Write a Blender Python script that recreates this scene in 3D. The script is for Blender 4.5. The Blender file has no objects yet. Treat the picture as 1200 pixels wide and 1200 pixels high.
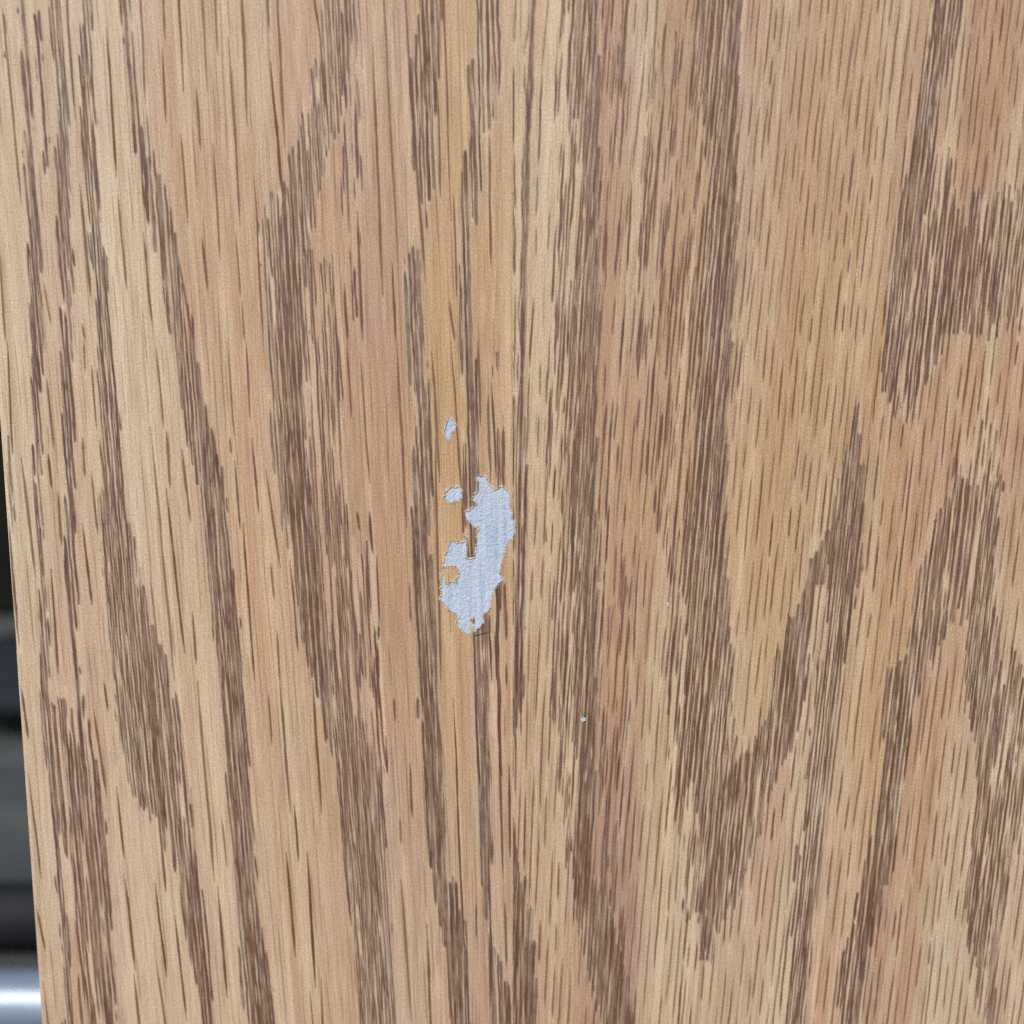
import bpy, math
import numpy as np

# ------------------------------------------------------------------ camera, sky, sun, exposure
S = bpy.context.scene
COL = S.collection
R = math.radians
F = 1287.0                       # focal length in photo pixels (photo 1200 px wide)
TH = R(8.6)                      # camera looks slightly down along the upright panel
DC = 0.2545                      # camera to panel face
ZC0 = 0.40                       # height of the photo centre on the panel
ZC = ZC0 + DC * math.tan(TH)

cam_d = bpy.data.cameras.new('camera')
cam = bpy.data.objects.new('camera', cam_d)
COL.objects.link(cam)
cam.location = (0, -DC, ZC)
cam.rotation_euler = (R(90) - TH, 0, 0)
cam_d.sensor_width = 36
cam_d.lens = F / 1200 * 36
cam_d.clip_start = 0.01
cam_d.clip_end = 200
cam_d.dof.use_dof = True
cam_d.dof.focus_distance = DC / math.cos(TH) - 0.001
cam_d.dof.aperture_fstop = 8.5
S.camera = cam

SUN_EL, SUN_AZ = R(50), R(205)   # soft light from above, behind and left of the camera
w = bpy.data.worlds.new('World')
S.world = w
w.use_nodes = True
nt = w.node_tree
sky = nt.nodes.new('ShaderNodeTexSky')
sky.sky_type = 'NISHITA'
sky.sun_disc = False
sky.sun_elevation = SUN_EL
sky.sun_rotation = SUN_AZ
sky.dust_density = 3.0
nt.links.new(sky.outputs[0], nt.nodes['Background'].inputs[0])
nt.nodes['Background'].inputs[1].default_value = 0.10
sd = bpy.data.lights.new('sun', 'SUN')
sd.energy = 1.5
sd.angle = R(24)
sd.color = (1.0, 0.965, 0.92)
sun = bpy.data.objects.new('sun', sd)
COL.objects.link(sun)
# direction to the sun (az measured clockwise from +y)
dx, dy, dz = math.sin(SUN_AZ) * math.cos(SUN_EL), math.cos(SUN_AZ) * math.cos(SUN_EL), math.sin(SUN_EL)
from mathutils import Vector
sun.rotation_euler = Vector((dx, dy, dz)).to_track_quat('Z', 'Y').to_euler()
sun.location = (dx * 3, dy * 3, dz * 3)
S.view_settings.view_transform = 'Standard'
S.view_settings.look = 'None'
S.view_settings.exposure = 0.76
S.cycles.use_denoising = False
S.cycles.filter_width = 1.25
S.view_settings.gamma = 1
S.view_settings.use_curve_mapping = False

# ------------------------------------------------------------------ helpers
rng = np.random.default_rng(7)
cT, sT = math.cos(TH), math.sin(TH)

def to_px(X, Z):
    """panel point (X, 0, Z) -> print coordinates (photo pixels)"""
    dzv = Z - ZC
    depth = DC * cT - dzv * sT
    return 600 + F * X / depth, 600 - F * (DC * sT + dzv * cT) / depth

def to_z(py):
    v = (600 - np.asarray(py, float)) / F
    return ZC + DC * (-sT + v * cT) / (cT + v * sT)

def to_x(px, py):
    v = (600 - np.asarray(py, float)) / F
    return (np.asarray(px, float) - 600) / F * DC / (cT + v * sT)

def lin(c):
    c = np.asarray(c, float) / 255.0
    return np.where(c <= 0.04045, c / 12.92, ((c + 0.055) / 1.055) ** 2.4)

def noise1(n, corr, r=rng):
    """smooth 1-D value noise in -1..1"""
    k = int(n / corr) + 4
    v = r.uniform(-1, 1, k)
    t = np.arange(n) / corr + r.uniform(0, 1)
    i = t.astype(int)
    f = t - i
    f = f * f * (3 - 2 * f)
    return v[i] * (1 - f) + v[i + 1] * f

def noise2(h, wd, cy, cx, r=rng, sharp=False):
    ky, kx = int(h / cy) + 3, int(wd / cx) + 3
    v = r.uniform(-1, 1, (ky, kx))
    ty, tx = np.arange(h) / cy, np.arange(wd) / cx
    iy, ix = ty.astype(int), tx.astype(int)
    fy, fx = ty - iy, tx - ix
    if not sharp:
        fy = fy * fy * (3 - 2 * fy)
        fx = fx * fx * (3 - 2 * fx)
    fy, fx = fy[:, None], fx[None, :]
    a = v[np.ix_(iy, ix)] * (1 - fx) + v[np.ix_(iy, ix + 1)] * fx
    b = v[np.ix_(iy + 1, ix)] * (1 - fx) + v[np.ix_(iy + 1, ix + 1)] * fx
    return a * (1 - fy) + b * fy

def sstep(a, b, x):
    t = np.clip((x - a) / (b - a), 0, 1)
    return t * t * (3 - 2 * t)

def tag(o, label=None, cat=None, group=None, kind=None):
    for k, v in (('label', label), ('category', cat), ('group', group), ('kind', kind)):
        if v:
            o[k] = v
    return o

def link(name, me, mat=None, parent=None):
    o = bpy.data.objects.new(name, me)
    COL.objects.link(o)
    if mat:
        me.materials.append(mat)
    o.parent = parent
    return o

def mesh_np(name, verts, quads, smooth=True):
    me = bpy.data.meshes.new(name)
    nv, nf = len(verts), len(quads)
    me.vertices.add(nv)
    me.vertices.foreach_set('co', np.ascontiguousarray(verts, np.float32).ravel())
    me.loops.add(nf * 4)
    me.loops.foreach_set('vertex_index', np.ascontiguousarray(quads, np.int32).ravel())
    me.polygons.add(nf)
    me.polygons.foreach_set('loop_start', np.arange(0, nf * 4, 4, dtype=np.int32))
    me.polygons.foreach_set('loop_total', np.full(nf, 4, np.int32))
    me.update(calc_edges=True)
    me.polygons.foreach_set('use_smooth', np.full(nf, smooth, bool))
    return me

def col_attr(me, name, rgba):
    a = me.attributes.new(name, 'FLOAT_COLOR', 'POINT')
    a.data.foreach_set('color', np.ascontiguousarray(rgba, np.float32).ravel())

# ------------------------------------------------------------------ materials
def new_mat(name):
    m = bpy.data.materials.new(name)
    m.use_nodes = True
    n = m.node_tree.nodes
    return m, n, m.node_tree.links, n['Principled BSDF']

def mixc(n, l, fac, a, b, blend='MIX'):
    x = n.new('ShaderNodeMix')
    x.data_type = 'RGBA'
    x.blend_type = blend
    for s, v in ((0, fac), (6, a), (7, b)):
        if hasattr(v, 'is_linked') or hasattr(v, 'links'):
            l.new(v, x.inputs[s])
        else:
            x.inputs[s].default_value = v
    return x.outputs[2]

def math_n(n, l, op, a, b=0.0, clamp=False):
    x = n.new('ShaderNodeMath')
    x.operation = op
    x.use_clamp = clamp
    for s, v in ((0, a), (1, b)):
        if hasattr(v, 'links'):
            l.new(v, x.inputs[s])
        else:
            x.inputs[s].default_value = v
    return x.outputs[0]

def noise_n(n, l, scale3, detail=3, rough=0.55):
    tc = n.new('ShaderNodeTexCoord')
    mp = n.new('ShaderNodeMapping')
    mp.inputs['Scale'].default_value = scale3
    l.new(tc.outputs['Object'], mp.inputs[0])
    t = n.new('ShaderNodeTexNoise')
    t.inputs['Scale'].default_value = 1.0
    t.inputs['Detail'].default_value = detail
    t.inputs['Roughness'].default_value = rough
    l.new(mp.outputs[0], t.inputs[0])
    return t.outputs['Fac']

def rampf(n, l, v, lo, hi, a=0.0, b=1.0):
    x = n.new('ShaderNodeMapRange')
    x.inputs[1].default_value = lo
    x.inputs[2].default_value = hi
    x.inputs[3].default_value = a
    x.inputs[4].default_value = b
    l.new(v, x.inputs[0])
    return x.outputs[0]

KA = 0.86                         # photo colour -> albedo
def c4(rgb, k=KA):
    v = lin(rgb) * k
    return (float(v[0]), float(v[1]), float(v[2]), 1.0)

def wood_material():
    m, n, l, bs = new_mat('oak_veneer')
    aw = n.new('ShaderNodeAttribute'); aw.attribute_name = 'wood'
    ag = n.new('ShaderNodeAttribute'); ag.attribute_name = 'grain'
    sep = n.new('ShaderNodeSeparateColor')
    l.new(ag.outputs['Color'], sep.inputs[0])
    dash, dense, rim = sep.outputs[0], sep.outputs[1], sep.outputs[2]
    fibre = noise_n(n, l, (2600, 60, 95), 3, 0.6)       # fine upright fibres
    fleck = noise_n(n, l, (2500, 2500, 1900), 2, 0.75)   # pebbled lacquer
    blotch = noise_n(n, l, (110, 40, 22), 3, 0.5)
    fine = noise_n(n, l, (1500, 60, 26), 2, 0.5)
    c = aw.outputs['Color']
    c = mixc(n, l, rampf(n, l, blotch, 0.45, 0.75, 0.0, 0.12), c, c4((186, 142, 112)))
    c = mixc(n, l, rampf(n, l, blotch, 0.48, 0.25, 0.0, 0.15), c, c4((212, 188, 152)))
    c = mixc(n, l, rampf(n, l, fibre, 0.50, 0.72, 0.0, 0.42), c, c4((160, 118, 84)))
    c = mixc(n, l, rampf(n, l, fibre, 0.48, 0.28, 0.0, 0.34), c, c4((224, 200, 164)))
    # dense late wood, grey brown varying to red brown
    dk = mixc(n, l, rampf(n, l, fine, 0.40, 0.62), c4((94, 73, 63)), c4((113, 80, 65)))
    dk = mixc(n, l, rampf(n, l, fibre, 0.46, 0.30, 0.0, 0.35), dk, c4((156, 122, 98)))
    # pale early wood shows between the lanes of a dense zone
    pal = math_n(n, l, 'MULTIPLY', ag.outputs['Alpha'], rampf(n, l, blotch, 0.35, 0.6, 0.20, 0.75))
    c = mixc(n, l, pal, c, c4((228, 210, 178)))
    c = mixc(n, l, dense, c, dk)
    # open pores
    pc = mixc(n, l, rampf(n, l, fine, 0.40, 0.65), c4((98, 66, 48)), c4((116, 74, 50)))
    c = mixc(n, l, dash, c, pc)
    # torn paper edge round the bare patches
    c = mixc(n, l, rim, c, c4((222, 208, 190)))
    sp = rampf(n, l, fleck, 0.28, 0.72, 0.75, 1.25)
    mul = n.new('ShaderNodeVectorMath'); mul.operation = 'SCALE'
    l.new(c, mul.inputs[0]); l.new(sp, mul.inputs['Scale'])
    l.new(mul.outputs[0], bs.inputs['Base Color'])
    l.new(rampf(n, l, fleck, 0.3, 0.7, 0.42, 0.58), bs.inputs['Roughness'])
    bs.inputs['Specular IOR Level'].default_value = 0.32
    b = n.new('ShaderNodeBump')
    b.inputs['Strength'].default_value = 0.35
    b.inputs['Distance'].default_value = 0.00010
    h = math_n(n, l, 'ADD', math_n(n, l, 'MULTIPLY', fibre, 0.6), fleck)
    l.new(h, b.inputs['Height'])
    l.new(b.outputs[0], bs.inputs['Normal'])
    return m

def paper_material():
    m, n, l, bs = new_mat('bare_backing_paper')
    rib = noise_n(n, l, (900, 50, 70), 3, 0.55)
    spk = noise_n(n, l, (1700, 1700, 1500), 3, 0.65)
    blo = noise_n(n, l, (120, 100, 90), 2, 0.5)
    c = mixc(n, l, rampf(n, l, rib, 0.30, 0.70), c4((170, 190, 214)), c4((208, 219, 232)))
    c = mixc(n, l, rampf(n, l, blo, 0.45, 0.7, 0.0, 0.5), c, c4((196, 204, 216)))
    c = mixc(n, l, rampf(n, l, spk, 0.58, 0.72, 0.0, 0.45), c, c4((212, 220, 232)))
    c = mixc(n, l, rampf(n, l, spk, 0.42, 0.28, 0.0, 0.35), c, c4((148, 162, 186)))
    stain = noise_n(n, l, (420, 300, 260), 4, 0.6)
    c = mixc(n, l, rampf(n, l, stain, 0.60, 0.74, 0.0, 0.5), c, c4((196, 188, 178)))
    c = mixc(n, l, rampf(n, l, stain, 0.40, 0.28, 0.0, 0.45), c, c4((150, 170, 198)))
    l.new(c, bs.inputs['Base Color'])
    bs.inputs['Roughness'].default_value = 0.85
    bs.inputs['Specular IOR Level'].default_value = 0.2
    b = n.new('ShaderNodeBump')
    b.inputs['Strength'].default_value = 0.9
    b.inputs['Distance'].default_value = 0.0003
    l.new(math_n(n, l, 'ADD', rib, spk), b.inputs['Height'])
    l.new(b.outputs[0], bs.inputs['Normal'])
    return m

def plain_material(name, a, b, scale, rough=0.7, metal=0.0, spec=0.4, bump=0.001):
    m, n, l, bs = new_mat(name)
    t = noise_n(n, l, scale, 4, 0.6)
    l.new(mixc(n, l, rampf(n, l, t, 0.3, 0.7), (*a, 1), (*b, 1)), bs.inputs['Base Color'])
    bs.inputs['Roughness'].default_value = rough
    bs.inputs['Metallic'].default_value = metal
    bs.inputs['Specular IOR Level'].default_value = spec
    bp = n.new('ShaderNodeBump')
    bp.inputs['Strength'].default_value = 0.4
    bp.inputs['Distance'].default_value = bump
    l.new(t, bp.inputs['Height'])
    l.new(bp.outputs[0], bs.inputs['Normal'])
    return m

M_WOOD = wood_material()
M_PAPER = paper_material()
M_CORE = plain_material('fibreboard', (0.22, 0.15, 0.09), (0.30, 0.21, 0.13), (400, 400, 400), 0.9)
M_EDGE = plain_material('edge_strip', (0.40, 0.30, 0.20), (0.50, 0.40, 0.28), (900, 900, 30), 0.6)
M_CREAM = plain_material('cream_paper', (0.50, 0.46, 0.40), (0.62, 0.58, 0.54), (1500, 1500, 1500), 0.9)
M_FLOOR = plain_material('dark_concrete', (0.035, 0.042, 0.042), (0.070, 0.078, 0.076), (9, 9, 9), 0.85)
M_WALL = plain_material('dark_wall', (0.006, 0.007, 0.004), (0.013, 0.014, 0.009), (5, 5, 5), 0.95, spec=0.1)
M_STEEL = plain_material('pale_steel', (0.17, 0.22, 0.29), (0.22, 0.27, 0.34), (30, 200, 200), 0.30, 0.25)
M_BLACK = plain_material('black_rubber', (0.008, 0.009, 0.012), (0.015, 0.016, 0.02), (60, 60, 60), 0.7, spec=0.2)
M_SLATE = plain_material('slate_cloth', (0.007, 0.010, 0.014), (0.013, 0.017, 0.023), (14, 14, 14), 0.8, spec=0.2)

# ------------------------------------------------------------------ the setting behind the panel
def grid_sheet(name, x0, x1, y0, y1, nx, ny, fz, mat):
    xs, ys = np.meshgrid(np.linspace(x0, x1, nx), np.linspace(y0, y1, ny))
    v = np.stack([xs.ravel(), ys.ravel(), fz(xs, ys).ravel()], 1)
    i = (np.arange(ny - 1)[:, None] * nx + np.arange(nx - 1)[None, :]).ravel()
    q = np.stack([i, i + 1, i + nx + 1, i + nx], 1)
    return link(name, mesh_np(name, v, q), mat)

floor = grid_sheet('floor', -30, 30, -30, 30, 61, 61, lambda x, y: 0.0 * x, M_FLOOR)
tag(floor, kind='structure')

def box_mesh(name, x0, x1, y0, y1, z0, z1, bev=0.0):
    import bmesh
    bm = bmesh.new()
    bmesh.ops.create_cube(bm, size=1)
    for v in bm.verts:
        v.co = ((x0 + x1) / 2 + v.co.x * (x1 - x0), (y0 + y1) / 2 + v.co.y * (y1 - y0), (z0 + z1) / 2 + v.co.z * (z1 - z0))
    if bev:
        bmesh.ops.bevel(bm, geom=bm.edges[:] , offset=bev, segments=3, profile=0.5, affect='EDGES')
    me = bpy.data.meshes.new(name)
    bm.to_mesh(me)
    bm.free()
    return me

wall = link('wall', box_mesh('wall', -4, 4, 1.50, 1.62, 0, 2.2, 0.01), M_WALL)
tag(wall, kind='structure')

# ------------------------------------------------------------------ the print of the grain, traced in photo pixels
Y0, Y1 = -900, 2500               # rows of the grain chart (1 px)
NY = Y1 - Y0
YY = np.arange(Y0, Y1)
YC = np.clip(YY, 0, 1200)

SL_TOP = ([-60, 0, 130, 270, 450, 530, 585, 601], [.095, .092, .078, .062, .044, .030, .012, 0.0])
SL_BOT = ([-60, 0, 60, 150, 330, 480, 535, 590, 601], [.070, .072, .085, .098, .092, .062, .038, .022, 0.0])
SR_TOP = ([601, 610, 640, 720, 800, 880, 1000, 1200, 1400], [0.0, -.022, -.055, -.072, -.088, -.102, -.110, -.120, -.125])
SR_BOT = ([601, 610, 640, 720, 800, 880, 1000, 1200, 1400], [0.0, -.022, -.050, -.070, -.090, -.105, -.118, -.135, -.135])

def slope(x, y, leaf):
    t = min(max((y - 250) / 700.0, 0), 1)
    a, b = (SL_TOP, SL_BOT) if leaf == 0 else (SR_TOP, SR_BOT)
    return np.interp(x, *a) * (1 - t) + np.interp(x, *b) * t

def flow(leaf, seeds):
    X = np.zeros((NY, len(seeds)), np.float32)
    k0 = 600 - Y0
    X[k0] = seeds
    for k in range(k0 + 1, NY):
        X[k] = X[k - 1] + slope(X[k - 1], YY[k], leaf)
    for k in range(k0 - 1, -1, -1):
        X[k] = X[k + 1] - slope(X[k + 1], YY[k], leaf)
    return X

# dense late wood zones: (strength, [(y, x_left, x_right), ...])
BL = [
 (1.0, [(0,20,28),(100,27,36),(200,28,42),(270,33,50),(333,35,48),(400,36,48),(527,37,50),(570,41,49),(640,44,51),(733,47,56),(800,46,57),(850,48,60),(930,58,70),(1030,65,72),(1110,72,82),(1200,74,88)]),
 (.9, [(0,58,72),(100,66,80),(250,66,82),(330,70,84),(400,71,85),(500,72,88),(590,74,88),(670,77,89),(733,80,90),(800,84,95),(870,90,108),(930,92,118),(970,97,127),(1040,103,129),(1100,112,133),(1200,124,137)]),
 (.62,[(820,60,90),(900,66,100),(1000,72,110),(1100,88,122),(1200,95,126)]),
 (.85,[(25,40,47),(120,46,54),(205,51,60),(215,54,58)]),
 (.8, [(0,2,4),(60,6,9),(70,6,9)]),
 (.7, [(500,4,12),(600,8,16),(700,14,22),(760,18,24)]),
 (.88,[(0,94,107),(67,93,110),(150,95,112),(217,100,117),(283,104,119),(333,112,128),(400,115,132),(480,117,137),(533,117,143),(600,118,147),(650,120,160),(700,123,167),(733,127,177),(800,136,202),(850,138,213),(900,148,217),(933,158,219),(967,185,223),(1007,203,227),(1040,210,240),(1100,217,243),(1167,233,248),(1200,237,250)]),
 (1.0,[(0,140,152),(67,147,157),(167,155,167),(200,163,187),(250,173,200),(283,180,207),(333,190,213),(400,200,228),(467,210,240),(517,217,250),(573,230,263),(617,238,267),(667,243,273),(733,247,283),(800,256,284),(867,262,290),(917,267,292),(1000,272,297),(1067,277,301),(1117,280,310),(1167,283,322),(1200,290,323)]),
 (.80,[(0,380,412),(67,367,410),(133,357,400),(200,337,380),(233,320,372),(267,304,367),(317,304,363)]),
 (.86,[(255,308,345),(300,305,360),(400,311,360),(500,317,360),(567,322,365),(617,328,372),(667,340,375),(717,347,382),(767,357,395),(800,366,402),(900,391,440),(967,398,448),(1033,405,455),(1100,412,460),(1200,420,465)]),
 (.60,[(300,360,392),(420,360,402),(560,365,404),(700,376,418),(800,398,440),(900,430,452),(1000,446,456)]),
 (.42,[(0,405,424),(120,400,426),(260,400,424),(380,402,420)]),
 (.45,[(640,402,436),(760,412,446),(900,440,456)]),
 (.90,[(0,497,517),(50,483,517),(100,480,513),(167,480,510),(200,487,513),(250,495,507),(278,497,503)]),
 (1.0,[(288,473,490),(400,476,498),(467,487,503),(533,484,507),(600,483,507),(633,482,500),(683,487,510),(733,488,515),(800,489,517),(867,492,517),(917,497,523),(967,500,524),(1017,504,524),(1050,510,533),(1083,516,543),(1133,523,547),(1200,532,550)]),
 (1.0,[(0,558,577),(50,555,573),(90,547,577),(117,543,577),(167,550,567),(210,538,565),(267,537,553),(317,537,550),(400,535,556),(450,540,560),(517,542,563),(560,543,563),(650,547,562),(733,550,577),(800,552,577),(867,557,578),(917,558,578),(983,560,578),(1033,563,575),(1090,570,575),(1117,573,587),(1167,575,597),(1200,577,597)]),
 (.5, [(0,578,590),(100,575,584),(180,572,576)]),
 (.35,[(420,565,590),(560,568,592),(720,578,592),(900,580,592)]),
]
BR = [
 (1.35,[(0,613,630),(50,617,630),(117,610,627),(183,605,623),(250,602,620),(333,602,617),(400,601,614),(500,601,614),(567,601,617),(617,602,614),(700,602,614),(800,601,613),(850,601,606),(868,601,603)]),
 (1.25,[(983,601,603),(1040,601,613),(1077,601,620),(1133,601,627),(1200,601,630)]),
 (1.0,[(0,665,703),(67,662,703),(133,672,702),(167,677,702),(217,684,703),(267,681,702),(317,668,702),(400,667,700),(467,660,700),(533,668,697),(600,667,697),(650,667,697),(700,672,697),(800,668,697),(850,670,697),(910,675,697),(967,675,697),(1017,670,693),(1067,675,717),(1117,683,727),(1167,693,743),(1200,707,742)]),
 (.48,[(0,650,670),(100,648,680),(200,652,690),(300,646,685),(400,640,670),(467,636,668),(560,640,672),(650,638,672),(720,648,676),(800,640,672),(880,650,676),(1000,660,676)]),
 (1.25,[(0,690,703),(133,686,702),(300,684,702),(400,688,700),(600,686,697),(800,687,697),(967,680,697),(1017,678,693),(1067,690,714),(1117,697,724),(1200,715,740)]),
 (1.2,[(0,850,869),(183,845,863),(333,848,863),(500,836,850),(667,838,850),(800,845,858)]),
 (.30,[(0,704,735),(600,700,738),(1200,700,735)]),
 (.36,[(40,760,815),(200,745,830),(330,742,822),(480,745,815),(600,765,808),(700,780,806)]),
 (.46,[(420,800,822),(520,798,820),(640,792,808),(800,780,806),(900,785,812),(1000,792,818),(1080,800,820)]),
 (.88,[(0,813,870),(67,817,867),(117,820,863),(183,830,863),(233,827,865),(283,823,863),(333,818,863),(400,818,856),(500,817,850),(567,817,848),(617,807,850),(667,803,850),(733,803,850),(800,803,861),(850,805,862),(875,806,865),(892,808,871)]),
 (.80,[(880,806,918),(905,808,912),(933,813,900),(967,817,893),(1017,815,873),(1050,817,865),(1083,820,842),(1127,820,833)]),
 (1.25,[(482,1003,1006),(530,990,1009),(550,987,1013),(600,977,1013),(640,958,1013),(665,945,1013),(682,944,1006)]),
 (1.0,[(680,944,955),(700,937,953),(733,920,951),(767,912,949),(800,904,947),(835,898,940),(852,890,936),(868,880,930),(892,871,918)]),
 (1.0,[(680,968,1006),(733,970,998),(800,957,984),(850,951,978),(883,947,974),(933,943,968),(983,945,966),(1017,932,960),(1050,928,957),(1100,930,951),(1150,924,948),(1200,917,941)]),
 (1.0,[(0,1093,1127),(50,1087,1123),(93,1080,1110),(133,1073,1100),(183,1067,1093),(233,1053,1090),(283,1047,1080),(330,1040,1068),(400,1034,1056)]),
 (.60,[(180,1090,1112),(240,1085,1125),(290,1075,1135),(330,1062,1130),(360,1058,1130)]),
 (.74,[(225,1140,1230),(270,1130,1235),(317,1120,1240),(360,1105,1210),(390,1075,1160)]),
 (.74,[(350,1036,1130),(400,1033,1112),(450,1031,1085),(477,1045,1077),(497,1050,1061)]),
 (.45,[(500,1130,1172),(560,1108,1175)]),
 (.76,[(560,1118,1168),(610,1096,1172),(633,1092,1168),(667,1080,1168),(700,1073,1166),(722,1070,1160)]),
 (.95,[(715,1070,1117),(733,1068,1113),(767,1062,1094),(800,1036,1080),(850,1033,1067),(893,1033,1060),(933,1030,1053),(983,1020,1050),(1017,1013,1047),(1050,1003,1033),(1083,1000,1030),(1117,987,1017),(1150,983,1013),(1200,981,1007)]),
 (.80,[(715,1130,1166),(767,1130,1173),(800,1130,1180),(850,1142,1184),(900,1143,1187),(950,1143,1183),(1000,1137,1178),(1050,1130,1178),(1100,1133,1177),(1133,1137,1170),(1183,1147,1167),(1200,1148,1165)]),
 (.5, [(780,1172,1200),(900,1182,1205),(1000,1180,1200)]),
 (.9, [(0,1230,1250),(400,1226,1262),(800,1230,1256),(1200,1225,1260)]),
 (.9, [(0,1300,1330),(500,1305,1320),(1200,1290,1330)]),
]

def dens(X, bands):
    """density at lane path X(y) (one value per chart row)"""
    D = np.zeros(NY, np.float32)
    for s, pts in bands:
        p = np.array(pts, float)
        lo, hi = p[0, 0], p[-1, 0]
        if lo <= 1: lo = Y0 - 1
        if hi >= 1199: hi = Y1 + 1
        ins = (YY >= lo) & (YY <= hi)
        xl = np.interp(YC, p[:, 0], p[:, 1])
        xr = np.interp(YC, p[:, 0], p[:, 2])
        e = sstep(-1.5, 2.0, np.minimum(X - xl, xr - X))
        D = np.maximum(D, np.where(ins, s * e, 0))
    return D

# long open pores of the left leaf that can be told apart (x0, y0, x1, y1)
def cr(ox, oy, s):
    return [(ox + a / 3, oy + b / 3, ox + c / 3, oy + d / 3) for a, b, c, d in s]
PORES = (
 cr(0, 0, [(10,30,75,720),(235,0,265,420),(375,100,410,630),(415,680,445,1020),(495,0,510,370),(572,170,585,430),(630,0,645,330),(710,0,730,320),(755,0,765,190),(805,130,845,790),(850,0,870,440),(942,0,945,105),(975,0,1000,520),(950,220,995,700),(690,310,705,530),(635,470,660,790),(750,500,775,910),(895,630,925,1200),(515,390,530,600),(505,820,535,1150),(710,840,730,1020),(830,820,845,1050),(850,1060,860,1200),(625,900,680,1200),(280,650,320,1050),(290,1140,300,1200),(155,1000,180,1140),(0,900,20,1200),(575,0,580,150),(1105,0,1125,130)]) +
 cr(400, 0, [(60,0,75,240),(150,0,200,930),(225,0,295,1000),(110,160,145,1040),(55,740,75,1200),(180,930,190,1200),(360,0,385,780),(530,0,545,300),(380,1060,400,1200),(520,480,525,940),(395,680,405,1040),(12,1000,20,1200),(340,340,350,700)]) +
 cr(0, 400, [(25,0,45,400),(75,410,125,830),(165,130,190,380),(295,0,300,110),(320,80,340,310),(550,20,575,310),(530,300,615,1200),(585,320,600,520),(585,520,650,1100),(640,380,670,640),(800,0,825,340),(865,0,880,280),(808,340,814,400),(825,420,845,660),(885,340,910,610),(745,310,770,450),(855,640,895,1200),(935,450,985,800),(950,780,965,910),(975,1020,985,1200),(290,340,300,480),(320,460,345,680),(205,530,218,720),(290,640,325,930),(530,830,555,1100),(675,950,690,1130),(180,800,205,1170),(1020,770,1050,1100),(170,400,182,520)]) +
 cr(400, 400, [(20,0,35,270),(65,40,100,500),(195,0,230,660),(320,40,345,500),(385,0,425,560),(530,150,545,480),(85,760,100,1040),(125,760,135,990),(240,850,245,990),(330,340,350,1200),(10,580,20,800),(125,1060,130,1200),(55,600,65,670),(100,600,110,750),(425,560,432,690),(480,0,490,300),(555,850,560,950),(540,1020,548,1200)]) +
 cr(0, 800, [(695,0,755,700),(780,470,800,660),(765,720,800,1110),(985,0,1020,460),(945,40,955,220),(1100,0,1130,460),(1035,430,1050,630),(1005,590,1040,970),(1080,600,1110,1070),(410,370,435,620),(440,690,475,1010),(545,700,585,1040),(615,820,655,1190),(550,980,580,1200),(670,370,740,1200),(330,100,375,400),(365,0,378,100),(1130,1040,1135,1200),(1090,1090,1100,1200),(75,20,100,200),(100,320,145,690),(130,800,160,940),(150,1050,170,1200),(265,830,285,1000),(470,1030,490,1200),(555,430,585,740)]) +
 cr(400, 800, [(185,50,190,140),(240,280,250,470),(205,470,210,570),(210,690,245,1180),(395,60,430,930),(300,850,315,1200),(475,770,476,900),(550,0,570,690),(520,880,525,1150),(365,850,390,1200),(130,0,155,290),(575,780,580,1000),(590,300,594,620)])
)

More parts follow.
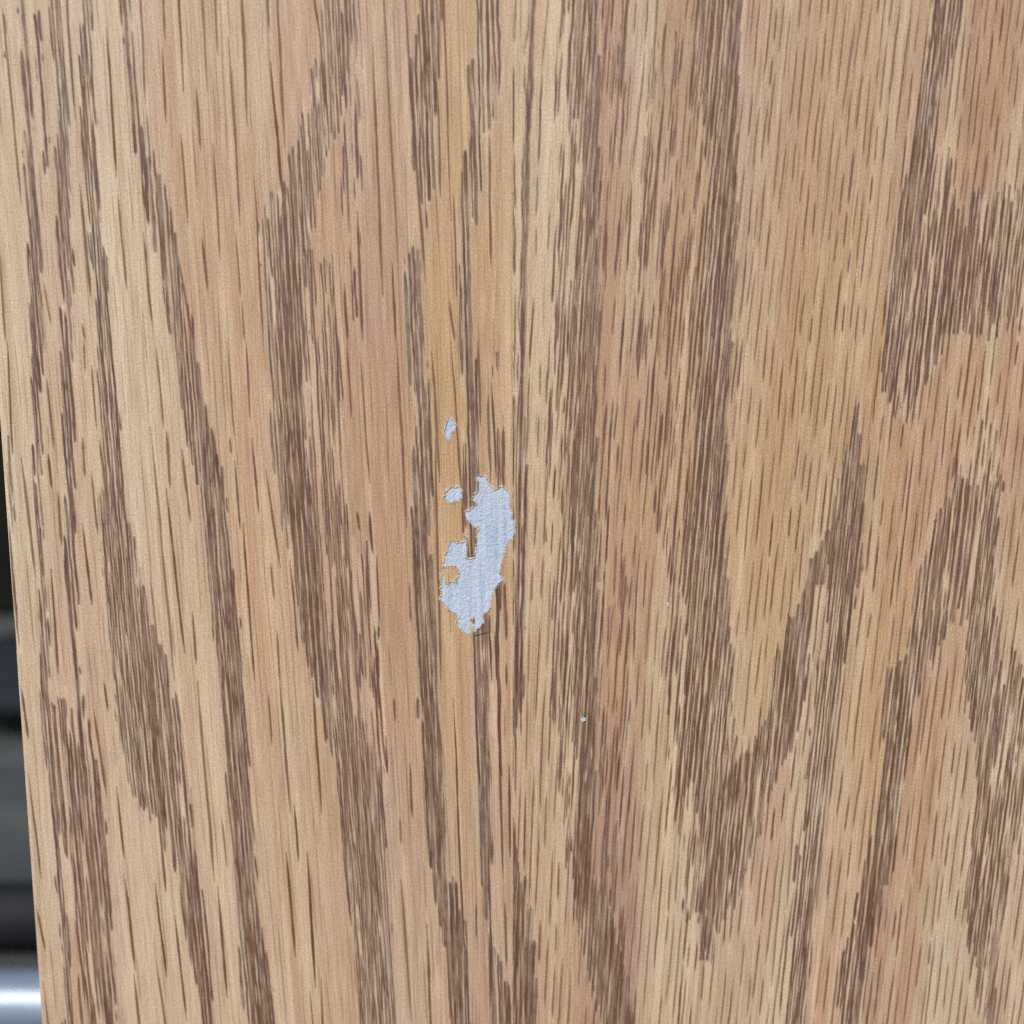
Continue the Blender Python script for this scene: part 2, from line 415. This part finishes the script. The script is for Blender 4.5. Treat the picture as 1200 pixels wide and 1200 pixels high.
STEP = 0.5
def paint(leaf, xa, xb, bands):
    """returns flow paths and the two masks (open pores, dense late wood) in flow space"""
    global ZONE
    seeds = np.arange(xa, xb + STEP, STEP)
    X = flow(leaf, seeds)
    NS = len(seeds)
    dense = np.zeros((NY, NS), np.float32)
    dash = np.zeros((NY, NS), np.float32)
    zone = np.zeros((NY, NS), np.float32)
    loc = np.gradient(X, axis=1) / STEP      # px per flow unit
    def stamp(buf, cx, width, amp, soft=0.55):
        # cx: centre in flow index per row, width in px per row, amp per row
        lo = int(max(np.floor(np.nanmin(cx)) - 14, 0)); hi = int(min(np.ceil(np.nanmax(cx)) + 15, NS))
        if hi <= lo: return
        idx = np.arange(lo, hi)[None, :]
        sc = loc[:, lo:hi] * STEP
        d = np.abs(idx - cx[:, None]) * sc
        m = sstep(soft, -soft, d - width[:, None] / 2) * amp[:, None]
        m[width <= 0.05] = 0
        np.maximum(buf[:, lo:hi], m, out=buf[:, lo:hi])
    # --- dense lanes
    pos = 2.0
    pitch = noise1(NS, 90)
    Dm_prev = np.zeros(NY, np.float32)
    mean_p = 3.8 if leaf == 0 else 3.9
    while pos < NS - 2:
        i0 = int(pos)
        p = rng.uniform(0.72, 1.35) * mean_p * (1 + 0.28 * pitch[i0])
        lx = X[:, i0]
        wob = noise1(NY, 34) * 0.75 + noise1(NY, 12) * 0.32
        cx = pos + wob / STEP
        D = np.roll(dens(lx + noise1(NY, 60) * 1.8 + noise1(NY, 14) * 0.8, bands), int(rng.normal(0, 9)))
        Dm = np.maximum(Dm_prev, D); Dm_prev = D
        n = 0.85 * noise1(NY, rng.uniform(38, 95)) + 0.22 * noise1(NY, rng.uniform(12, 24)) + rng.uniform(-.30, .30)
        e = D - 0.36 + n * 0.50 * np.where(D > 0.02, 1, 0)
        wmax = rng.uniform(0.70, 1.12) if leaf == 0 else rng.uniform(0.62, 1.05)
        wd = np.where(e > 0, p * np.clip(e * 3.2, 0.0, 0.50) + p * np.clip(e, 0, 1) * 0.80, 0)
        wd = np.minimum(wd, p * wmax) * (1 + 0.12 * noise1(NY, 11))
        # soften lane ends along the grain
        on = sstep(0.0, 0.05, e)
        amp = on * np.clip(rng.uniform(0.82, 1.0) + 0.14 * noise1(NY, 40) + 0.08 * noise1(NY, 9), 0, 1)
        stamp(zone, cx, np.where(D > 0.05, p * 1.3, 0), np.clip((D - 0.25) * 1.5, 0, 1), 1.6)
        stamp(dense, cx, np.where(Dm > 0.6, p * 1.5, 0), sstep(0.55, 0.95, Dm) * on * np.where(Dm > 1.1, 0.55, 0.26 if leaf == 0 else 0.12), 1.0)
        stamp(dense, cx, wd, amp)
        pos += p / STEP
    # pale slivers of early wood that run through the dense zones
    cut = np.zeros((NY, NS), np.float32)
    pos = 4.0
    while pos < NS - 2:
        y = Y0 - rng.uniform(0, 120)
        wv = np.zeros(NY, np.float32); am = np.zeros(NY, np.float32)
        while y < Y1:
            ln = rng.gamma(2.2, 20) + 10
            a, b = int(max(y - Y0, 0)), int(min(y + ln - Y0, NY))
            if b > a + 4:
                t = np.linspace(0, 1, b - a)
                wv[a:b] = (rng.uniform(0.7, 1.5) if leaf == 0 else rng.uniform(0.8, 2.2)) * np.clip(np.minimum(t, 1 - t) * 3, 0.1, 1) ** 0.7
                am[a:b] = rng.uniform(0.35, 1.0)
            y += ln + rng.gamma(1.5, 26)
        cx = pos + (noise1(NY, 60) * 1.2 + noise1(NY, 16) * 0.4) / STEP
        stamp(cut, cx, wv, am, 0.5)
        pos += rng.uniform(3.2, 8.5) / STEP
    dense *= 1 - (0.84 if leaf == 0 else 0.92) * cut
    # --- scattered open pores
    if leaf == 1:
        pos = 3.0
        while pos < NS - 2:
            i0 = int(pos)
            xm = float(X[600 - Y0, i0])
            y = Y0 - rng.uniform(0, 80)
            wv = np.zeros(NY, np.float32); am = np.zeros(NY, np.float32)
            while y < Y1:
                ln = rng.gamma(3.0, 20) + 20
                a, b = int(max(y - Y0, 0)), int(min(y + ln - Y0, NY))
                if b > a + 4:
                    t = np.linspace(0, 1, b - a)
                    prof = np.clip(np.minimum(t * 4.5, (1 - t) * 7), 0.15, 1) ** 0.6
                    wv[a:b] = rng.uniform(1.7, 2.5) * prof * (1 + 0.15 * noise1(b - a, 9))
                    am[a:b] = rng.uniform(0.68, 1.0) * (0.8 + 0.2 * prof)
                y += ln + rng.gamma(1.4, 16) + 3
            cx = pos + (noise1(NY, 120) * 1.6 + noise1(NY, 22) * 0.35) / STEP
            stamp(dash, cx, wv, am)
            pos += rng.uniform(6.2, 12) / STEP
        # finer, fainter pore lines between them
        pos = 5.0
        while pos < NS - 2:
            y = Y0 - rng.uniform(0, 150)
            wv = np.zeros(NY, np.float32); am = np.zeros(NY, np.float32)
            while y < Y1:
                ln = rng.gamma(3.0, 24) + 20
                a, b = int(max(y - Y0, 0)), int(min(y + ln - Y0, NY))
                if b > a + 4:
                    t = np.linspace(0, 1, b - a)
                    wv[a:b] = rng.uniform(0.8, 1.5) * np.clip(np.minimum(t, 1 - t) * 4, 0.15, 1)
                    am[a:b] = rng.uniform(0.15, 0.5)
                y += ln + rng.gamma(1.5, 30) + 5
            stamp(dash, pos + (noise1(NY, 120) * 1.4 + noise1(NY, 25) * 0.3) / STEP, wv, am)
            pos += rng.uniform(3.0, 7.0) / STEP
    else:
        for (xa_, ya_, xb_, yb_) in PORES:
            a, b = int(round(ya_ - Y0)), int(round(yb_ - Y0))
            if yb_ >= 1199: b = NY if rng.random() < .3 else b + int(rng.uniform(20, 200))
            if ya_ <= 1: a = 0 if rng.random() < .3 else a - int(rng.uniform(20, 200))
            a, b = max(a, 0), min(b, NY)
            ks = np.arange(a, b)
            t = (YY[ks] - ya_) / max(yb_ - ya_, 1)
            xp = xa_ + (xb_ - xa_) * t
            cx = np.full(NY, np.nan)
            cc = np.array([np.interp(x, X[k], np.arange(NS)) for k, x in zip(ks[::4], xp[::4])])
            cx[a:b] = np.interp(ks, ks[::4], cc)
            cx[:a] = cx[a]; cx[b:] = cx[b - 1]
            cx += (noise1(NY, 45) * 0.5) / STEP
            wv = np.zeros(NY); am = np.zeros(NY)
            tt = np.linspace(0, 1, b - a)
            prof = np.clip(np.minimum(tt * 4, (1 - tt) * 7), 0.2, 1) ** 0.6
            wv[a:b] = rng.uniform(2.3, 3.3) * prof * (1 + 0.22 * noise1(b - a, 18))
            am[a:b] = rng.uniform(0.72, 1.0)
            stamp(dash, cx, wv, am)
        # faint hairlines and the same pores beyond the traced part
        pos = 6.0
        while pos < NS - 2:
            i0 = int(pos)
            y = Y0 - rng.uniform(0, 200)
            wv = np.zeros(NY, np.float32); am = np.zeros(NY, np.float32)
            while y < Y1:
                ln = rng.gamma(3.0, 30) + 20
                a, b = int(max(y - Y0, 0)), int(min(y + ln - Y0, NY))
                if b > a + 4:
                    t = np.linspace(0, 1, b - a)
                    prof = np.clip(np.minimum(t * 5, (1 - t) * 5), 0.2, 1)
                    inside = (-10 < y + ln) and (y < 1210)
                    wv[a:b] = (rng.uniform(0.9, 1.7) if inside else rng.uniform(1.6, 2.9)) * prof
                    am[a:b] = rng.uniform(0.15, 0.55) if inside else rng.uniform(.6, 1)
                y += ln + rng.gamma(1.5, 60) + 10
            cx = pos + (noise1(NY, 120) * 1.2) / STEP
            stamp(dash, cx, wv, am)
            pos += rng.uniform(4, 10) / STEP
    # hairlines everywhere
    tone = noise2(NY, NS, 420, 22) * 0.5 + noise2(NY, NS, 260, 9) * 0.5
    hair = noise2(NY, NS, 38, 3.2) * 0.6 + noise2(NY, NS, 90, 5.0) * 0.4
    return seeds, X, dash, dense, hair, zone, tone

# wood colour by eye, as points across the photo
WOOD = [
 (636,150,214,196,166),(632,400,212,190,154),(634,560,212,186,146),(634,720,212,186,146),(634,900,210,184,144),(645,1050,208,180,144),
 (10,50,204,188,160),(130,60,202,186,158),(128,330,212,198,170),(150,400,212,200,174),(165,520,212,198,170),(150,230,210,194,166),(230,60,196,166,136),(300,60,200,178,150),(350,60,200,162,130),(440,60,194,162,136),
 (530,60,200,162,112),(590,60,204,172,136),(640,60,206,186,154),(720,60,184,142,112),(748,60,206,184,156),(790,60,180,142,106),(890,60,194,162,132),
 (1000,60,198,164,124),(1060,60,196,164,130),(1150,60,188,142,106),(1230,60,188,142,106),
 (20,300,208,196,168),(80,300,204,176,148),(240,300,198,158,120),(290,300,200,160,122),(380,330,196,148,110),(440,300,188,148,124),(530,300,200,160,106),
 (585,300,200,158,112),(640,300,206,184,148),(720,300,186,142,104),(745,300,202,176,144),(795,320,186,144,98),(900,300,194,158,118),(1000,300,196,158,106),(1100,230,200,168,130),(1160,150,186,140,104),(1180,260,200,176,142),
 (30,450,208,194,164),(155,450,208,192,164),(280,450,204,160,118),(390,470,192,148,104),(440,480,190,146,114),(530,480,202,158,100),(585,480,198,150,100),
 (640,480,206,178,134),(720,480,190,142,98),(800,480,196,154,102),(900,480,196,154,98),(1000,450,194,150,98),(1130,450,192,142,104),(1190,430,190,140,108),
 (20,620,208,190,160),(85,620,206,174,144),(170,620,210,186,156),(200,700,210,188,154),(290,620,206,166,126),(390,620,190,148,106),(440,620,194,152,116),(530,620,202,158,102),
 (585,640,198,152,106),(640,620,206,174,128),(720,620,190,142,98),(800,620,196,156,106),(900,620,196,156,102),(1060,620,194,150,106),(1150,590,208,182,146),(1190,620,196,156,118),
 (40,800,208,184,154),(75,830,200,158,130),(180,760,210,186,154),(320,800,206,170,130),(450,800,194,148,112),(530,800,202,160,110),(590,800,200,158,112),
 (640,800,206,178,136),(720,800,188,144,104),(780,800,206,182,142),(880,800,204,176,126),(900,720,200,160,108),(1020,820,204,164,112),(1090,830,194,148,112),(1110,740,200,150,108),(1190,800,206,182,148),(960,760,206,182,142),
 (55,1000,208,190,162),(150,1000,206,182,154),(250,950,206,180,148),(340,950,204,172,136),(470,960,196,162,132),(535,960,198,160,124),(585,960,194,156,124),(640,960,204,176,132),
 (715,930,178,136,112),(785,960,208,186,148),(860,1000,206,184,150),(910,960,198,152,122),(940,900,208,190,156),(990,960,204,172,132),(1070,960,192,146,108),(1110,960,204,176,144),(1190,960,206,184,150),
 (60,1150,208,186,156),(110,1150,198,152,124),(190,1150,208,186,158),(340,1150,204,172,140),(480,1150,194,164,140),(570,1150,194,160,132),(650,1150,198,166,132),(722,1140,172,130,112),(700,1040,176,134,112),
 (780,1150,206,186,152),(860,1150,200,170,142),(920,1130,210,194,162),(965,1130,202,158,126),(1040,1150,190,144,116),(1100,1120,206,192,166),(1190,1150,202,176,146),
]
WP = np.array(WOOD, float)
WRGB = WP[:, 2:]
WMEAN = WRGB.mean(0)
WRGB = WMEAN + (WRGB - WMEAN) * np.array([0.9, 0.9, 0.8])
WG = WRGB @ np.array([.3, .59, .11])
WRGB = WG[:, None] + (WRGB - WG[:, None]) * 0.80
WLIN = lin(WRGB) * KA
LW = {0: WP[:, 0] < 601, 1: WP[:, 0] > 601}

def wood_colour(px, py, leaf):
    sel = LW[leaf]
    P, C = WP[sel], WLIN[sel]
    num = np.zeros(px.shape + (3,)); den = np.zeros(px.shape)
    for (x, y), c in zip(P[:, :2], C):
        # follow the lean of the grain between the points
        sl = (0.085 * (601 - x) / 601) if leaf == 0 else -0.08 * min((x - 601) / 250, 1)
        ddx = (px - (x + sl * (py - y))) / 26.0
        ddy = (py - y) / 170.0
        q = ddx * ddx + ddy * ddy
        wgt = 1.0 / (0.35 + q) ** 2.2
        num += wgt[..., None] * c
        den += wgt
    return num / den[..., None]

# ------------------------------------------------------------------ outlines of the bare patches (photo pixels)
BIG = [(559,563),(560,558),(567,557),(572,562),(574,569),(578,573),(583,573),(587,571),(593,573),(598,579),(598,586),(596,590),(599,597),(600,604),(602,611),(604,623),
 (602,631),(596,633),(593,636),(595,641),(591,649),(589,656),(588,664),(587,672),(589,678),(586,683),(580,690),(577,700),(575,709),(573,715),(569,718),(566,724),
 (564,731),(561,737),(557,741),(555,736),(556,728),(555,723),(552,727),(551,735),(551,743),(545,741),(537,737),(536,731),(538,726),(536,720),(530,718),(525,715),(522,709),(518,704),(516,699),
 (518,694),(514,691),(517,687),(516,679),(517,671),(519,664),(521,655),(523,648),(525,640),(528,635),(534,633),(538,636),(541,636),(545,634),(547,637),(547,645),
 (546,652),(548,655),(553,656),(557,655),(558,648),(558,640),(559,632),(560,624),(562,620),(557,617),(552,612),(548,613),(545,608),(544,601),(549,598),(553,594),
 (558,590),(554,586),(556,579),(559,578),(560,571)]
ISLAND = [(516,668),(521,664),(531,662),(537,666),(539,672),(535,676),(536,684),(530,682),(526,685),(522,679),(517,681),(519,674)]
SMALL = [(522,492),(526,489),(531,491),(533,498),(532,506),(527,514),(522,515),(520,508),(522,500)]
ROUND = [(521,577),(525,571),(532,570),(538,568),(541,574),(543,579),(541,584),(535,587),(530,590),(524,587),(520,583)]
def blob(cx, cy, rx, ry, n=9, s=3):
    r = np.random.default_rng(s)
    return [(cx + rx * (0.75 + .5 * r.random()) * math.cos(a), cy + ry * (0.75 + .5 * r.random()) * math.sin(a)) for a in np.linspace(0, 2 * math.pi, n, endpoint=False)]
SPECK1 = blob(782, 708, 2.4, 3.6, s=1)
SPECK2 = [(680.5,841),(683,839.5),(685.5,841.5),(687,840.5),(686,844.5),(684,845),(683.5,848),(681.5,845),(679.5,844.5)]
SPECK3 = blob(546, 627, 1.4, 1.8, s=4)

def inside(px, py, poly):
    r = np.zeros(px.shape, bool)
    n = len(poly)
    for i in range(n):
        x1, y1 = poly[i]; x2, y2 = poly[(i + 1) % n]
        if y1 == y2: continue
        c = ((y1 > py) != (y2 > py)) & (px < (x2 - x1) * (py - y1) / (y2 - y1) + x1)
        r ^= c
    return r

# raster of the holes over the chip window, 0.25 px
HX0, HY0, HS = 505.0, 480.0, 0.25
HN, HM = int(275 / HS), int(108 / HS)
hy, hx = np.meshgrid(HY0 + np.arange(HN) * HS, HX0 + np.arange(HM) * HS, indexing='ij')
jx = hx + noise2(HN, HM, 13, 13, sharp=True) * 2.0 + noise2(HN, HM, 6, 6, sharp=True) * 1.3
jy = hy + noise2(HN, HM, 13, 13, sharp=True) * 2.0 + noise2(HN, HM, 6, 6, sharp=True) * 1.3
HOLE = (inside(jx, jy, BIG) & ~inside(jx, jy, ISLAND)) | inside(jx, jy, SMALL) | inside(jx, jy, ROUND) | inside(jx, jy, SPECK3)
def blur(a, r):
    for _ in range(3):
        for ax in (0, 1):
            c = np.cumsum(np.pad(a, [(r + 1, r) if k == ax else (0, 0) for k in (0, 1)], mode='edge'), axis=ax)
            a = (np.take(c, range(2 * r + 1, c.shape[ax]), axis=ax) - np.take(c, range(0, c.shape[ax] - 2 * r - 1), axis=ax)) / (2 * r + 1)
    return a
NEAR = blur(HOLE.astype(np.float32), 4)
RAG = noise2(HN, HM, 22, 18) * .7 + noise2(HN, HM, 8, 8) * .5
FAR = blur(HOLE.astype(np.float32), 12)

def samp(a, px, py, x0, y0, s):
    fx = np.clip((px - x0) / s, 0, a.shape[1] - 1.001); fy = np.clip((py - y0) / s, 0, a.shape[0] - 1.001)
    ix, iy = fx.astype(int), fy.astype(int)
    fx, fy = fx - ix, fy - iy
    v = (a[iy, ix] * (1 - fx) + a[iy, ix + 1] * fx) * (1 - fy) + (a[iy + 1, ix] * (1 - fx) + a[iy + 1, ix + 1] * fx) * fy
    out = (px < x0) | (py < y0) | (px > x0 + s * (a.shape[1] - 1)) | (py > y0 + s * (a.shape[0] - 1))
    return np.where(out, 0, v)

# ------------------------------------------------------------------ the panel
XE = float(to_x(23.3, 850))       # left edge of the panel
XR = 0.235                        # right edge, out of the picture
ZB, ZT = 0.0, 0.74
XS = float(to_x(600.8, 600))      # joint of the two veneer leaves
PX = 0.2574 / F * 1.0             # metres per photo pixel near the centre
DEPTH = 0.00010                   # thickness of the torn surface layer

panel = bpy.data.objects.new('wood_panel', None)
COL.objects.link(panel)
panel.location = (0, 0, 0)
tag(panel, 'upright oak-grain veneered panel with a torn bluish-white bare patch near its middle', 'panel')

core = link('core', box_mesh('core', XE + 0.0006, XR, 0.0006, 0.018, ZB, ZT), M_CORE, panel)
edge = link('edge_strip', box_mesh('edge_strip', XE, XE + 0.0005, 0.0012, 0.018, ZB, ZT), M_EDGE, panel)

def rows_for(fine_a, fine_b, fine):
    a = np.concatenate([np.arange(-170, fine_a, 4.0), np.arange(fine_a, fine_b, fine), np.arange(fine_b, 1370, 4.0)])
    z = to_z(a)
    zt = np.linspace(ZT, z[0], 60, endpoint=False)
    zb = np.linspace(z[-1], ZB, 60)[1:]
    return np.concatenate([zt, z, zb])

def leaf_mesh(name, leaf, xa, xb, bands, Xcols, zrows, rounded):
    seeds, XF, dash, dense, hair, zone, tone = paint(leaf, xa, xb, bands)
    nr, nc = len(zrows), len(Xcols)
    GX, GZ = np.meshgrid(Xcols, zrows)
    px, py = to_px(GX, GZ)
    # sample the chart
    g = np.zeros((nr, nc, 4), np.float32)
    hr = np.zeros((nr, nc), np.float32)
    tn = np.zeros((nr, nc), np.float32)
    for r in range(nr):
        yk = np.clip(py[r, nc // 2] - Y0, 0, NY - 2)
        k = int(yk); f = yk - k
        fi = np.interp(px[r], XF[k], np.arange(len(seeds)))
        i = np.clip(fi.astype(int), 0, len(seeds) - 2)
        t = fi - i
        for ch, A in ((0, dash), (1, dense), (3, zone)):
            g[r, :, ch] = (A[k, i] * (1 - t) + A[k, i + 1] * t) * (1 - f) + (A[k + 1, i] * (1 - t) + A[k + 1, i + 1] * t) * f
        tn[r] = tone[k, i] * (1 - t) + tone[k, i + 1] * t
        hr[r] = hair[k, i] * (1 - t) + hair[k, i + 1] * t
    base = wood_colour(px, np.clip(py, -60, 1260), leaf)
    up = (np.clip(tn, 0, 1) * 0.62)[..., None]; dn = (np.clip(-tn, 0, 1) * 0.62)[..., None]
    base = base * (1 - up) + lin((222, 204, 172)) * KA * up
    base = base * (1 - dn) + lin((188, 148, 114)) * KA * dn
    lum = base @ np.array([.2126, .7152, .0722])
    tint = lin((203, 171, 136)); tint = tint / (tint @ np.array([.2126, .7152, .0722]))
    base = base * 0.88 + lum[..., None] * tint * 0.12
    base *= (1 + 0.15 * hr)[..., None] * np.array([1.0, 0.99, 0.965])
    near = samp(NEAR, px, py, HX0, HY0, HS)
    far = samp(FAR, px, py, HX0, HY0, HS)
    ragged = samp(RAG, px, py, HX0, HY0, HS)
    rim = np.clip(sstep(0.04, 0.25, near) * sstep(-0.25, 0.35, ragged), 0, 1) * 0.85
    g[..., 2] = rim
    g[..., 0] *= (1 - rim); g[..., 1] *= (1 - rim)
    # relief: open pores sink, torn edges curl up a little
    yo = g[..., 0] * 0.000045 + g[..., 1] * 0.000018
    yo = yo - sstep(0.05, 0.45, far) * 0.00006 * (1 + 0.8 * hr)
    # the flake that lifts at the foot of the tear
    fl = np.clip((578 - px) / 13, 0, 1) * sstep(743.2, 741.8, py + 0.25 * (px - 566)) * sstep(714, 728, py) * (px > 556.5)
    yo = yo - fl * 0.00028
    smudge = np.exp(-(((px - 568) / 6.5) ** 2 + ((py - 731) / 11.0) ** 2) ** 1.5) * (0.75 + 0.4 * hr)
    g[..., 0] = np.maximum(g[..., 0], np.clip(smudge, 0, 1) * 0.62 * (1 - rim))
    if rounded:
        rr = 0.0011
        e = np.clip(GX - XE, 0, rr)
        wear = sstep(0.00075, 0.00015, GX - XE) * (0.45 + 0.9 * hr + 0.3 * tn)
        g[..., 2] = np.maximum(g[..., 2], np.clip(wear, 0, 0.8))
        yo = yo + rr - np.sqrt(np.maximum(rr * rr - (rr - e) ** 2, 0))
    V = np.stack([GX.ravel(), yo.ravel(), GZ.ravel()], 1)
    I = (np.arange(nr - 1)[:, None] * nc + np.arange(nc - 1)[None, :])
    # holes
    cx = (px[:-1, :-1] + px[1:, 1:]) / 2; cy = (py[:-1, :-1] + py[1:, 1:]) / 2
    keep = samp(HOLE.astype(np.float32), cx, cy, HX0, HY0, HS) < 0.5
    for sp in (SPECK1, SPECK2):
        keep &= ~inside(cx, cy, sp)
    Ik = I[keep]
    Q = np.stack([Ik, Ik + nc, Ik + nc + 1, Ik + 1], 1)
    # torn rim walls
    ed = []
    rr_, cc_ = np.nonzero(keep[:, :-1] != keep[:, 1:])
    k = rr_ * nc + cc_ + 1
    flip = keep[rr_, cc_]
    ed.append(np.where(flip[:, None], np.stack([k, k + nc], 1)[:, ::-1], np.stack([k, k + nc], 1)))
    rr_, cc_ = np.nonzero(keep[:-1, :] != keep[1:, :])
    k = (rr_ + 1) * nc + cc_
    flip = keep[rr_, cc_]
    ed.append(np.where(flip[:, None], np.stack([k, k + 1], 1), np.stack([k, k + 1], 1)[:, ::-1]))
    ed = np.concatenate(ed)
    grain = g.reshape(-1, 4); wood = np.concatenate([base.reshape(-1, 3), np.ones((nr * nc, 1))], 1)
    if len(ed):
        n0 = len(V); m = len(ed)
        lowv = V[ed.ravel()].copy(); lowv[:, 1] = DEPTH + 0.00016
        V = np.concatenate([V, lowv])
        b = n0 + np.arange(2 * m).reshape(m, 2)
        Q = np.concatenate([Q, np.stack([ed[:, 0], ed[:, 1], b[:, 1], b[:, 0]], 1)])
        ga = grain[ed.ravel()].copy(); ga[:, 0] = ga[:, 1] = 0; ga[:, 2] = 0.8
        grain = np.concatenate([grain, ga]); wood = np.concatenate([wood, wood[ed.ravel()]])
    # drop loose vertices inside the holes
    used = np.zeros(len(V), bool); used[Q.ravel()] = True
    remap = np.cumsum(used) - 1
    me = mesh_np(name, V[used], remap[Q])
    col_attr(me, 'wood', wood[used]); col_attr(me, 'grain', grain[used])
    return link(name, me, M_WOOD, panel)

w_px = DC / cT / F
XL_cols = np.concatenate([XE + 0.0011 * np.array([0, .06, .16, .3, .46, .62, .8]), np.arange(XE + 0.0011, to_x(508, 620), w_px), np.arange(to_x(508, 620), XS - w_px * 0.3, w_px * 0.5), [XS]])
XR_cols = np.concatenate([np.arange(XS + 0.00001, to_x(612, 620), w_px * 0.5), np.arange(to_x(612, 620), to_x(1390, 600), w_px), np.linspace(to_x(1390, 600), XR, 120)[1:]])
veneer_l = leaf_mesh('veneer_leaf', 0, -60, 601.5, BL, XL_cols, rows_for(484, 748, 0.7), True)
veneer_l['label'] = 'left veneer leaf with long sparse pores and the torn patch'
veneer_r = leaf_mesh('veneer_leaf', 1, 600.3, 1800, BR, XR_cols, np.unique(np.concatenate([rows_for(596, 640, 1.0), to_z(np.arange(700, 716, 1.0)), to_z(np.arange(836, 850, 1.0))]))[::-1], False)
veneer_r['label'] = 'right veneer leaf with short dense pore dashes and arched grain'

def bed(poly, label=None, step=1.0):
    p = np.array(poly)
    xs = np.arange(p[:, 0].min() - 4, p[:, 0].max() + 4.1, step)
    ys = np.arange(p[:, 1].min() - 4, p[:, 1].max() + 4.1, step)
    gx, gy = np.meshgrid(xs, ys)
    h = noise2(len(ys), len(xs), 26 / step, 2.6 / step) * 0.00004 + noise2(len(ys), len(xs), 3, 3) * 0.00003
    X = to_x(gx, gy); Z = to_z(gy)
    V = np.stack([X.ravel(), (DEPTH + 0.00007 + h).ravel(), Z.ravel()], 1)
    nc = len(xs)
    I = (np.arange(len(ys) - 1)[:, None] * nc + np.arange(nc - 1)[None, :]).ravel()
    o = link('bare_patch', mesh_np('bare_patch', V, np.stack([I, I + nc, I + nc + 1, I + 1], 1)), M_PAPER, panel)
    if label:
        o['label'] = label
    return o

bed(BIG, 'large ragged bluish-white patch where the surface is torn off')
bed(SMALL, 'small upright bluish-white chip above the others')
bed(ROUND, 'small round bluish-white chip beside the top of the large patch')
bed(SPECK1, step=0.7).data.materials[0] = M_CREAM
bed(SPECK2, step=0.7)
bed(SPECK3, step=0.5)

# ------------------------------------------------------------------ out-of-focus things behind the left edge
def lathe_along_x(name, x0, x1, y, z, prof, mat, seg=40):
    """prof: list of (t, r)"""
    ts = np.array(prof, float)
    a = np.linspace(0, 2 * math.pi, seg, endpoint=False)
    V = []
    for t, r in ts:
        V += [(x0 + (x1 - x0) * t, y + r * math.cos(b), z + r * math.sin(b)) for b in a]
    V = np.array(V)
    Q = []
    for i in range(len(ts) - 1):
        for j in range(seg):
            k = (j + 1) % seg
            Q.append((i * seg + j, i * seg + k, (i + 1) * seg + k, (i + 1) * seg + j))
    return link(name, mesh_np(name, V, np.array(Q)), mat)

rp = 0.021
pipe = lathe_along_x('metal_pipe', -0.95, 0.12, 0.395, rp, [(0, rp - .003), (0, rp - .0005), (.002, rp), (.998, rp), (1, rp - .0005), (1, rp - .003)], M_STEEL)
tag(pipe, 'pale blue-grey shiny metal pipe, out of focus behind the lower left edge', 'pipe')
rb = 0.024
bar = lathe_along_x('rubber_bar', -1.0, 0.10, 0.50, rb, [(0, 0.002), (0, rb - .004), (.004, rb), (.996, rb), (1, rb - .004), (1, .002)], M_BLACK)
tag(bar, 'black blurred bar lying just beyond the pale metal pipe', 'bar')

# slumped dark bundle
nu, nv = 48, 24
V = []
for j in range(nv + 1):
    ph = math.pi * j / nv
    for i in range(nu):
        a = 2 * math.pi * i / nu
        rr = math.sin(ph) ** 0.8 * (1 + 0.07 * math.sin(3 * a + 1) + 0.04 * math.sin(7 * a + 2 * ph))
        zz = 0.5 - 0.5 * math.cos(ph)
        zz = 1 - zz
        V.append((0.24 * rr * math.cos(a), 0.17 * rr * math.sin(a), 0.085 * zz * (1 + 0.10 * math.sin(2 * a + 0.6))))
Q = [(j * nu + i, j * nu + (i + 1) % nu, (j + 1) * nu + (i + 1) % nu, (j + 1) * nu + i) for j in range(nv) for i in range(nu)]
bun = link('dark_bundle', mesh_np('dark_bundle', np.array(V), np.array(Q)[:, ::-1]), M_SLATE)
bun.location = (-0.47, 1.08, 0)
tag(bun, 'dark slate-blue rounded bundle, out of focus beyond the left edge', 'bundle')
